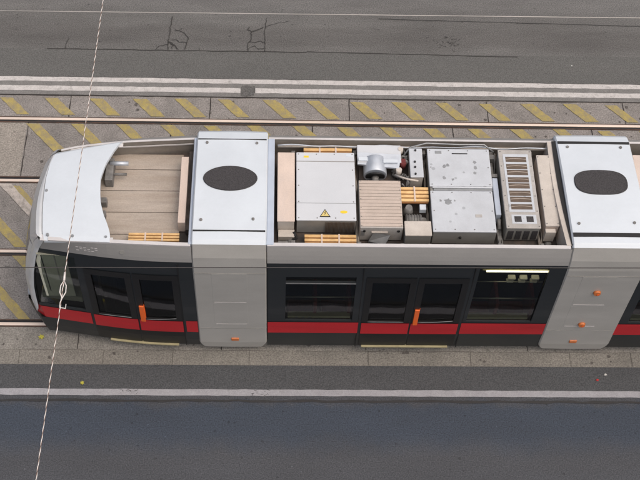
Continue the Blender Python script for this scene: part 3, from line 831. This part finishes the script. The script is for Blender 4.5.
# front tray: boards, concave white nose cap, amber insulators
ys = [-.80, -.66, -.26, .14, .54, .84]
for ya, yb in zip(ys, ys[1:]):
    m = MB().box(-2.95, -1.46, ya+.006, yb-.006, 2.64, 2.665)
    m.build('tray_board', 'planks', t1, bevel=.004)
MB().box(-1.47, -1.36, -.60, .62, 2.66, 2.90).build('beige_board', 'beige', t1, bevel=.006)
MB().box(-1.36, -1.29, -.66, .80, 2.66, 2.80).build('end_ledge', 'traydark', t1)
back = [(-2.36,.868),(-2.41,.80),(-2.48,.66),(-2.59,.37),(-2.64,.09),(-2.63,-.13),(-2.60,-.37),(-2.54,-.58),(-2.46,-.78),(-2.41,-.94),(-2.41,-1.07)]
frontc = [(-3.36,-1.03),(-3.395,-.86),(-3.445,-.38),(-3.46,.08),(-3.435,.40),(-3.37,.655)]
poly = back[:] + [(-2.9,-.972)] + frontc + [(-3.1,.735),(-2.9,.765),(-2.5,.82)]
# domed cap: triangulated grid strip between front and back curves
def cap_curve(pts, n):
    L = [0]
    for a_, b_ in zip(pts, pts[1:]): L.append(L[-1]+math.dist(a_, b_))
    out = []
    for k in range(n+1):
        d = L[-1]*k/n
        for i in range(len(pts)-1):
            if d <= L[i+1]+1e-9:
                t = (d-L[i])/(L[i+1]-L[i]); out.append((pts[i][0]+(pts[i+1][0]-pts[i][0])*t, pts[i][1]+(pts[i+1][1]-pts[i][1])*t)); break
    return out
NB = 24
cb = cap_curve(back, NB); cf = cap_curve(frontc[::-1], NB)
m = MB(); NS = 10; G = []
for i in range(NB+1):
    row = []
    for j in range(NS+1):
        t = j/NS; x = cb[i][0]+(cf[i][0]-cb[i][0])*t; y = cb[i][1]+(cf[i][1]-cb[i][1])*t
        u = i/NB
        z = 2.985 + .035*math.sin(math.pi*u)**.5 - .035*t*t - (.03*(1-u/.04) if u < .04 else 0) + .09*u
        row.append((x, y, z))
    G.append(row)
for i in range(NB):
    for j in range(NS): m.quad(G[i][j], G[i][j+1], G[i+1][j+1], G[i+1][j], True)
for i in range(NB):
    a_, b_ = G[i][0], G[i+1][0]
    m.quad(a_, b_, (b_[0], b_[1], b_[2]-.05), (a_[0], a_[1], a_[2]-.05))
for i in (0, NB):
    for j in range(NS):
        a_, b_ = G[i][j], G[i][j+1]; m.quad(a_, b_, (b_[0], b_[1], b_[2]-.05), (a_[0], a_[1], a_[2]-.05))
cap = m.build('nose_cap', 'white', tram)
# nose brow: grey strip rolled down from the cap to the windscreen brow
m = MB(); prow = None
for i in range(NB+1):
    c0 = G[i][NS]; tt = 1-i/NB; q = nose_pt(min(.985, max(.015, tt)), 2.945)
    o = (q[0]+.005, q[1], 2.95+.09*i/NB)
    row = [(c0[0], c0[1], c0[2]-.004), (c0[0]*.90+o[0]*.10, c0[1]*.90+o[1]*.10, c0[2]-.035), (c0[0]*.80+o[0]*.20, c0[1]*.80+o[1]*.2, c0[2]-.006), ((c0[0]+o[0])/2, (c0[1]+o[1])/2, (c0[2]+o[2])/2+.006), o]
    if prow:
        for k in range(4): m.quad(prow[k], prow[k+1], row[k+1], row[k], True)
    prow = row
m.build('cap_border', 'frame', cap)
for (bx, by) in ((-3.31,-.95),(-2.95,-.97),(-2.47,-.985),(-3.42,-.14)):
    MB().cyl((bx, by, 2.96), (bx, by, 3.005+.09*(.8-by)/1.8), .020, n=10).build('bolt', 'metal', cap)
for side, tab in ((-1, HWT), (1, HWFT)):                        # closes the gap between cap and cornice
    m = MB(); pr = None
    for k in range(9):
        x = (-3.42 if side < 0 else -3.16)+(1.05 if side < 0 else .79)*k/8
        zz = 2.955+(.088 if side < 0 else 0); o = (x, side*(smooth(tab, x)+.006), zz); i_ = (x, side*(smooth(tab, x)-.10), zz-.003)
        if pr: m.quad(pr[0], o, i_, pr[1])
        pr = (o, i_)
    m.build('cap_edge', 'rim', cap)
for q_ in ((-2.62,-2.50,.20,.62,2.66,2.85),(-2.68,-2.56,-.18,-.08,2.66,2.80),(-2.68,-2.56,-.42,-.32,2.66,2.80)): MB().box(*q_).build('cap_hinge', 'motor', t1, bevel=.01)
MB().cyl((-2.56, .52, 2.84), (-2.28, .52, 2.84), .035).build('damper', 'metal_l', t1)
MB().cyl((-2.56, .36, 2.78), (-2.30, .36, 2.78), .022).build('damper', 'motor', t1)
MB().box(-2.66, -2.56, .65, .75, 2.66, 2.84).build('cap_hinge', 'motor', t1)

def insulator_rack(x0, x1, y0, y1, z, bars, name='insulator_rack', par=tram, zd=.05, cross=2):
    """stack of amber slats lying side by side with dark gaps"""
    r = MB().box(x0+.01, x1-.01, y0, y1, z-zd, z-.03).build(name, 'ambdark', par)
    w_ = (y1-y0)/bars
    for k in range(bars):
        MB().box(x0, x1, y0+w_*k+w_*.18, y0+w_*(k+1)-w_*.14, z-.028, z+.004*k/bars).build('slat', 'amber', r, bevel=.004)
    for k in range(cross):
        x = x0+(x1-x0)*(k+1)/(cross+1)
        MB().box(x-.012, x+.012, y0+.002, y1-.002, z+.0045, z+.010).build('cross_tie', 'beige', r)
    return r
insulator_rack(-2.19, -1.44, -.865, -.715, 2.80, 3, par=t1)

# mid tray equipment --------------------------------------------------------
def lidbox(name, m, x0, x1, y0, y1, z0, z1, front='boxfront', par=tram, bev=.012, lid=.03):
    b = MB().box(x0+.008, x1-.008, y0+.008, y1-.008, z0, z1-lid).build(name, front, par, bevel=bev*.5)
    MB().box(x0, x1, y0, y1, z1-lid, z1).build('lid', m, b, bevel=bev)
    return b
TZ = 3.0
# beige board next to the portal
b = lidbox('insulating_board', 'beige', 0.0, .262, -.61, .67, 2.68, TZ-.02, 'pinkw', t2)
MB().box(.02, .26, -.74, -.615, 2.66, 2.76).build('board_foot', 'pinkw', b)
m = MB().box(.02, .16, -.96, -.80, 2.64, 2.74).cyl((.20, -.95, 2.70), (.20, -.78, 2.70), .05).cyl((.08,-.92,2.76),(.16,-.86,2.80),.03)
m.build('cable_clamp', 'motor', t2)
# big pale box with warning triangle
b = lidbox('converter_box', 'box', .285, 1.175, -.60, .66, 2.66, TZ, 'boxfront', t2)
MB().box(.29, 1.17, .478, .490, TZ-.01, TZ+.003).build('lid_seam', 'boxfront', b)
MB().box(.29, 1.17, -.296, -.290, TZ-.01, TZ+.002).build('lid_seam', 'metal', b)
for k in range(22):
    x = .72+.02*k; MB().box(x, x+.008, -.612, -.598, 2.68, 2.95).build('cooling_fin', 'brownslot', b)
def tri(cx, cy, s, z0, z1): return MB().prism([(cx-s, cy-s*.82), (cx+s, cy-s*.82), (cx, cy+s*.9)], z0, z1)
wl = tri(.71, -.475, .083, TZ-.01, TZ+.003).build('warning_triangle', 'black', b)
tri(.71, -.477, .062, TZ, TZ+.005).build('triangle_field', 'triyellow', wl)
m = MB(); zz = TZ+.0065
m.v += [(.715,-.44,zz),(.697,-.477,zz),(.708,-.477,zz),(.700,-.515,zz),(.724,-.470,zz),(.712,-.470,zz),(.722,-.44,zz)]; m.f.append((0,1,2,3,4,5,6)); m.sm.append(False)
m.build('lightning_bolt', 'black', wl)
MB().prism([(.99+.055*math.cos(t*math.pi/8), -.45+.026*math.sin(t*math.pi/8)) for t in range(16)], TZ-.01, TZ+.003).build('oval_label', 'labely', b)
MB().box(.40, .475, .555, .59, TZ-.01, TZ+.003).build('small_label', 'labely', b)
insulator_rack(.40, 1.15, .70, .86, 2.86, 2, par=t2)
insulator_rack(.41, 1.18, -.98, -.70, 2.78, 4, par=t2, cross=2)
# fan and bracket
fanb = MB().box(1.225, 1.90, .52, .84, 2.93, 2.945).box(1.225, 1.90, .84, .855, 2.66, 2.945).build('fan_bracket', 'box', t2, bevel=.006)
m = MB(); m.quad((1.225,.50,2.93),(1.86,.42,2.93),(1.90,.66,2.965),(1.225,.70,2.965)); m.quad((1.225,.50,2.90),(1.86,.42,2.90),(1.86,.42,2.93),(1.225,.50,2.93)); m.build('bent_plate', 'metal_l', fanb)
MB().box(1.24, 1.38, .535, .60, 2.95, 2.972).build('white_tag', 'white', fanb); MB().box(1.62, 1.84, .50, .56, 2.95, 2.972).build('white_tag', 'white', fanb)
fan = MB().cyl((1.50, .36, 2.81), (1.50, .64, 2.83), .18, .18, n=32).build('fan_drum', 'metal_l', t2, bevel=.01)
MB().cyl((1.50, .345, 2.805), (1.50, .362, 2.81), .15, .15, n=32).build('drum_mouth_shade', 'black', fan)  # black disc painting the shade inside the open drum mouth
MB().cyl((1.50, .25, 2.795), (1.50, .346, 2.80), .05, .06, n=20).build('drum_hub', 'motor', fan)
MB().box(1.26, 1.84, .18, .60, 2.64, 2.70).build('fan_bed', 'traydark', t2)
# slatted brown box
b = MB().box(1.225, 1.862, -.72, .145, 2.66, TZ-.007).build('resistor_box', 'acframe', t2, bevel=.01)
ns = 14
for k in range(ns):
    ya = -.70+.84*k/ns; MB().box(1.23, 1.857, ya, ya+.84/ns-.005, TZ-.0065, TZ+.003).build('cover_slat', 'slatlight', b, bevel=.003)
MB().box(1.238, 1.30, -.732, -.72, 2.80, 2.93).build('corner_plate', 'metal', b)
MB().cyl((1.29, -.722, 2.915), (1.29, -.735, 2.915), .022, n=12).build('bolt', 'black', b); MB().cyl((1.80, -.722, 2.915), (1.80, -.735, 2.915), .022, n=12).build('bolt', 'black', b)
m = MB(); m.v = [(1.36,-.79,2.74),(1.60,-.86,2.74),(1.68,-.76,2.86),(1.43,-.735,2.88),(1.36,-.79,2.70),(1.60,-.86,2.70),(1.68,-.76,2.82),(1.43,-.735,2.84)]
m.f = [(0,1,2,3),(7,6,5,4),(0,4,5,1),(1,5,6,2),(2,6,7,3),(3,7,4,0)]; m.sm = [False]*6; m.build('tilted_plate', 'metal', b)
MB().box(1.40, 1.64, -.742, -.722, 2.88, 2.90).build('lifting_lug', 'pinkw', b)
# narrow white box with black studs
b = lidbox('relay_box', 'boxw', 2.02, 2.225, .22, .77, 2.70, TZ-.01, 'pinkw', t2)
for y in (.72, .50, .40, .27): MB().cyl((2.10+.02*(y > .6), y, TZ-.012), (2.10+.02*(y > .6), y, TZ+.012), .016, n=10).build('stud', 'black', b)
# tangle of pipes
pm = MB(); random.seed(5)
for _ in range(9):
    x, y = random.uniform(1.78, 1.98), random.uniform(.25, .85); pts = [(x, y, 2.72)]
    for k in range(5):
        x = min(2.0, max(1.72, x+random.uniform(-.09,.09))); y = min(.88, max(.12, y+random.uniform(-.16,.12))); pts.append((x, y, random.uniform(2.74, 2.95)))
    pm.tube(pts, random.choice((.012,.016,.022)), 7)
pm.build('pipe_bundle', 'motor', t2)
MB().tube([(1.80,.33,2.88),(1.88,.24,2.95),(1.98,.19,2.97),(2.14,.18,2.94)], .015).build('pale_hose', 'pinkw', t2)
MB().cyl((1.93,.55,2.80),(1.93,.55,2.94),.055,n=16).build('valve_pot','seat',t2)
MB().cyl((1.86,.40,2.78),(1.86,.40,2.93),.045,n=16).cyl((1.90,.78,2.8),(1.90,.78,2.96),.04,n=16).build('valve_pot','pinkw',t2)
insulator_rack(1.86, 2.285, -.20, .08, 2.93, 4, par=t2, cross=1)
# compressor
m = MB().cyl((1.98,-.28,2.75),(1.98,-.28,2.90),.085,.05,n=18).cyl((1.93,-.44,2.76),(2.17,-.44,2.76),.10,n=18).cyl((2.08,-.36,2.70),(2.20,-.50,2.86),.05,n=12)
m.build('compressor', 'motor', t2)
for x in (1.94,1.98,2.02,2.06,2.10,2.14): MB().cyl((x,-.44,2.76),(x+.010,-.44,2.76),.112,n=18).build('cooling_fin','motor',t2)
MB().box(2.14, 2.24, -.32, -.22, 2.80, 2.90).build('filter_cap', 'white', t2, bevel=.01)
lidbox('junction_box', 'pinkw', 1.885, 2.285, -.84, -.58, 2.68, TZ-.02, 'boxfront', t2)
# large stained twin-lid box
b = MB().box(2.31, 3.25, -.77, .75, 2.66, TZ-.03).build('inverter_box', 'boxfront', t2, bevel=.008)
m = MB()
MB().box(2.30, 3.26, .045, .76, TZ-.03, TZ).build('lid', 'boxw', b, bevel=.012)
MB().box(2.30, 3.245, -.78, -.035, TZ-.03, TZ-.002).build('lid', 'boxw', b, bevel=.012)
MB().box(2.36, 3.25, -.028, .040, TZ-.028, TZ-.012).build('lid_gap', 'metal', b)
MB().box(2.34, 3.25, .012, .035, TZ-.01, TZ+.008).build('lid_ridge', 'box', b, bevel=.004)
MB().box(2.68, 2.92, .655, .672, TZ-.005, TZ+.004).build('lid_slot', 'black', b)
MB().cyl((2.72,-.79,2.84),(2.72,-.768,2.84),.02,n=12).build('lock', 'black', b)
random.seed(8)
for (cx, cy, s) in ((2.56,-.24,.055),(2.45,-.22,.02),(2.66,-.22,.014),(2.55,.42,.03),(2.53,.20,.03),(3.02,.50,.028),(3.02,.40,.032),(3.01,.30,.026),(2.66,.17,.02),(2.60,.44,.028)):
    pts = []
    for k in range(14):
        t = 2*math.pi*k/14; r = s*random.uniform(.65, 1.25); pts.append((cx+r*math.cos(t), cy+r*math.sin(t)*1.1))
    MB().prism(pts, TZ-.004, TZ+.0015 if cy > 0 else TZ).build('grease_stain', 'metal', b)
MB().box(3.275, 3.36, -.42, .26, 2.68, 2.93).build('duct', 'bluegrey', t2, bevel=.01)
for m in (MB().cyl((3.31,.40,2.8),(3.31,.62,2.8),.03), MB().box(3.28,3.37,.30,.36,2.7,2.9), MB().box(3.28,3.36,.66,.74,2.7,2.88), MB().cyl((3.33,-.6,2.8),(3.33,-.46,2.86),.03)): m.build('duct_fitting', 'motor', t2)
# air conditioner with paired slots
b = MB().box(3.405, 3.905, -.70, .74, 2.66, TZ-.02).build('air_conditioner', 'boxfront', t2, bevel=.01)
MB().box(3.395, 3.915, -.71, .75, TZ-.02, TZ+.005).build('cover', 'acframe', b, bevel=.015)
MB().box(3.465, 3.855, -.42, .66, TZ+.004, TZ+.010).build('slot_panel', 'boxw', b)
for k in range(8):
    ya = .58-.125*k - (.012 if k % 2 else 0)
    sl = MB().box(3.50, 3.82, ya-.070, ya+.026, TZ+.009, TZ+.0125).build('vent_slot', 'brownslot', b)
    m = MB(); n = 10
    for i in range(n):
        x0_, x1_ = 3.505+.31*i/n, 3.505+.31*(i+1)/n
        c = lambda x: .014*math.sin(math.pi*(x-3.505)/.31)
        m.quad((x0_, ya-.026+c(x0_), TZ+.0130), (x1_, ya-.026+c(x1_), TZ+.0130), (x1_, ya-.018+c(x1_), TZ+.018), (x0_, ya-.018+c(x0_), TZ+.018))
    m.build('vent_blade', 'planks', sl)
MB().box(3.49, 3.86, -.63, -.47, TZ+.004, TZ+.008).build('port_panel', 'boxw', b)
for x in (3.53, 3.71): MB().box(x, x+.105, -.60, -.50, TZ+.007, TZ+.012).build('port', 'dark', b, bevel=.01)
for k in range(4): MB().box(3.44+.12*k, 3.52+.12*k, -.712, -.70, 2.70, 2.92).build('front_slot', 'dark', b)
# beige cover next to the second portal
b = lidbox('cable_cover', 'pinkw', 3.985, 4.20, -.66, .66, 2.68, TZ, 'beige', t2)
MB().box(3.99, 4.14, -.74, -.67, 2.70, 2.94).build('cover_end', 'pinkw', b)
m = MB().cyl((4.05,-.95,2.7),(4.05,-.80,2.75),.05).box(3.96,4.12,-.90,-.84,2.65,2.72); m.build('cable_gland', 'motor', t2)
def fixings(parent, x0, x1, y0, y1, z, nx, ny, r=.009):
    for i in range(nx):
        for j in range(ny):
            if 0 < i < nx-1 and 0 < j < ny-1: continue
            x = x0+(x1-x0)*i/(nx-1); y = y0+(y1-y0)*j/(ny-1)
            MB().cyl((x, y, z-.004), (x, y, z+.006), r, n=8).build('screw', 'motor', parent)
eq = {}
for o_ in t2.children: eq.setdefault(o_.name.split('.')[0], o_)
fixings(eq['converter_box'], .32, 1.14, -.56, .62, TZ, 4, 5)
fixings(eq['inverter_box'], 2.34, 3.22, .08, .72, TZ, 4, 3); fixings(eq['inverter_box'], 2.34, 3.21, -.74, -.07, TZ-.002, 4, 3)
fixings(eq['air_conditioner'], 3.43, 3.885, -.68, .71, TZ+.005, 2, 6)
fixings(eq['cable_cover'], 4.01, 4.175, -.62, .62, TZ, 2, 5)
fixings(eq['resistor_box'], 1.25, 1.84, -.69, .12, TZ+.003, 2, 6, .007)
for (bx, by) in ((.24,.80),(1.20,.82),(2.27,.84),(3.33,.83),(3.95,.84),(.24,-.86),(1.22,-.88),(1.86,-.90),(2.27,-.90),(3.32,-.88),(3.95,-.88)):
    MB().box(bx-.03, bx+.03, by-.04, by+.04, 2.63, 2.80).build('mounting_bracket', 'motor', t2, bevel=.008)
for (xx_, yy_, c_) in ((2.95,-.52,'acframe'),(1.05,.58,'white'),(2.42,.66,'metal')):
    MB().box(xx_, xx_+.10, yy_, yy_+.05, TZ-.004, TZ+.0025).build('type_plate', c_, eq['inverter_box'] if xx_ > 2 else eq['converter_box'])
# loose fittings and cables that fill the dark gaps
random.seed(21)
for (gx0, gx1, gy0, gy1) in ((3.30,3.40,-.9,.85),(.22,.30,-.95,-.66),(1.18,1.23,-.9,.8),(3.92,3.98,-.9,.8),(2.25,2.30,-.5,.7),(1.3,4.1,-.97,-.83),(1.9,3.3,.80,.90)):
    m = MB()
    for _ in range(4):
        pts = []; 
        for k in range(7):
            t = k/6
            if gy1-gy0 > gx1-gx0: pts.append((random.uniform(gx0, gx1), gy0+(gy1-gy0)*t, random.uniform(2.66, 2.78)))
            else: pts.append((gx0+(gx1-gx0)*t, random.uniform(gy0, gy1), random.uniform(2.66, 2.76)))
        m.tube(pts, random.uniform(.008, .016), 6)
    m.build('cable_run', random.choice(('motor', 'black', 'traywall')), t2)
# rear tray
lidbox('insulating_board', 'beige', 5.50, 5.72, -.62, .70, 2.68, TZ-.02, 'pinkw', t3)
MB().box(5.75, 7.2, -.7, .7, 2.66, TZ).build('converter_box', 'box', t3, bevel=.015)
MB().box(7.4, 9.2, -.7, .7, 2.66, TZ).build('converter_box', 'box', t3, bevel=.015)

# wheels inside the portals (mostly hidden by the skirts)
for x in (-.70, 4.87):
    for y in (-.7175, .7175):
        wl_ = MB().cyl((x, y-.055, .335), (x, y+.055, .335), .31, n=32).build('wheel', 'motor', tram)
        MB().cyl((x, y-.062, .335), (x, y+.062, .335), .12, n=20).build('hub', 'metal', wl_)

# ---------------------------------------------------------------- overhead wires
def rope(p0, p1, sag=0.0):
    """two strands twisted round each other"""
    p0, p1 = Vector(p0), Vector(p1); L = (p1-p0).length; turns = L/.13; n = int(turns*8)
    d = (p1-p0).normalized(); a_ = d.orthogonal().normalized(); b_ = d.cross(a_)
    root = bpy.data.objects.new('span_rope', None); COL.objects.link(root)
    for ph, m, r in ((0, 'cable_w', .0044), (math.pi, 'cable_b', .0034)):
        pts = []
        for k in range(n+1):
            t = k/n; c = p0.lerp(p1, t); c.z -= sag*4*t*(1-t)*0
            th = 2*math.pi*turns*t+ph
            pts.append(c + (a_*math.cos(th)+b_*math.sin(th))*.0026)
        MB().tube(pts, r, 6).build('strand', m, root)
    return root
P0 = Vector((-2.133, -.122, 7.0)); P1 = Vector((-2.221, -6.272, 7.0)); D = P1-P0
rp = rope(P0-D*.6, P1+D*.5)
tag(rp, 'white twisted span rope crossing the picture left of the first roof portal', 'rope')
c0 = Vector((-2.190, -4.05, 7.0)); c1 = Vector((-2.184, -4.42, 7.0))
k = MB()
for s in (-1, 1):
    k.tube([(-2.188, -4.10, 7.0), (-2.188+s*.028, -4.16, 7.0), (-2.187+s*.030, -4.24, 7.0), (-2.186, -4.31, 7.0)], .006, 8)
k.tube([(-2.186, -4.31, 7.0), (-2.20, -4.36, 7.0), (-2.20, -4.42, 7.0), (-2.14, -4.43, 7.0), (-2.14, -4.38, 7.0)], .006, 8)
k.cyl((-2.19,-4.00,7.0),(-2.188,-4.10,7.0),.011,n=12)
k.build('turnbuckle', 'cable_w', rp)
def wire(p0, p1, r, m, label):
    o = MB().tube([Vector(p0)+(Vector(p1)-Vector(p0))*t for t in (-3, 0, .5, 1, 4)], r, 8).build('overhead_wire', m)
    return tag(o, label, 'wire')
wire((-3.37,-.26,6.93), (4.45,-.21,6.93), .007, 'wire_l', 'pale thin overhead wire crossing near the top edge of the picture')
wire((-2.88,-3.93,6.975), (3.87,-3.87,6.975), .0055, 'wire', 'dark thin overhead wire passing across the side of the tram below its cornice')

# ---------------------------------------------------------------- litter
def leaf(x, y, s, m, label, cat, rz=0.0, z=.012):
    o = MB()
    pts = [(0,-.5),(.22,-.3),(.48,-.32),(.32,0),(.5,.25),(.18,.22),(0,.55),(-.18,.22),(-.5,.25),(-.32,0),(-.48,-.32),(-.22,-.3)]
    n = len(pts); o.v = [(px*s, py*s, random.uniform(0,.2)*s) for px, py in pts] + [(0,0,0.02*s)]
    for i in range(n): o.f.append((i, (i+1) % n, n)); o.sm.append(False)
    b = o.build(cat.replace(' ', '_'), m); b.location = (x, y, z); b.rotation_euler = (0, 0, rz)
    return tag(b, label, cat)
leaf(-3.88, -.96, .10, 'leaf', 'yellow fallen leaf on the concrete under the tram nose', 'fallen leaf', .4)
leaf(-3.13, -1.80, .07, 'leaf', 'small yellow fallen leaf on asphalt beside the white line below the nose', 'fallen leaf', 1.2)
leaf(5.45, -1.60, .05, 'litter', 'tiny white scrap on the asphalt below the second portal', 'paper scrap', .2)
leaf(5.30, -1.70, .05, 'litter_r', 'tiny red scrap on the asphalt below the second portal', 'red scrap', .9)
leaf(5.75, 5.15, .035, 'litter', 'tiny white scrap on the upper road at right', 'paper scrap', .9)
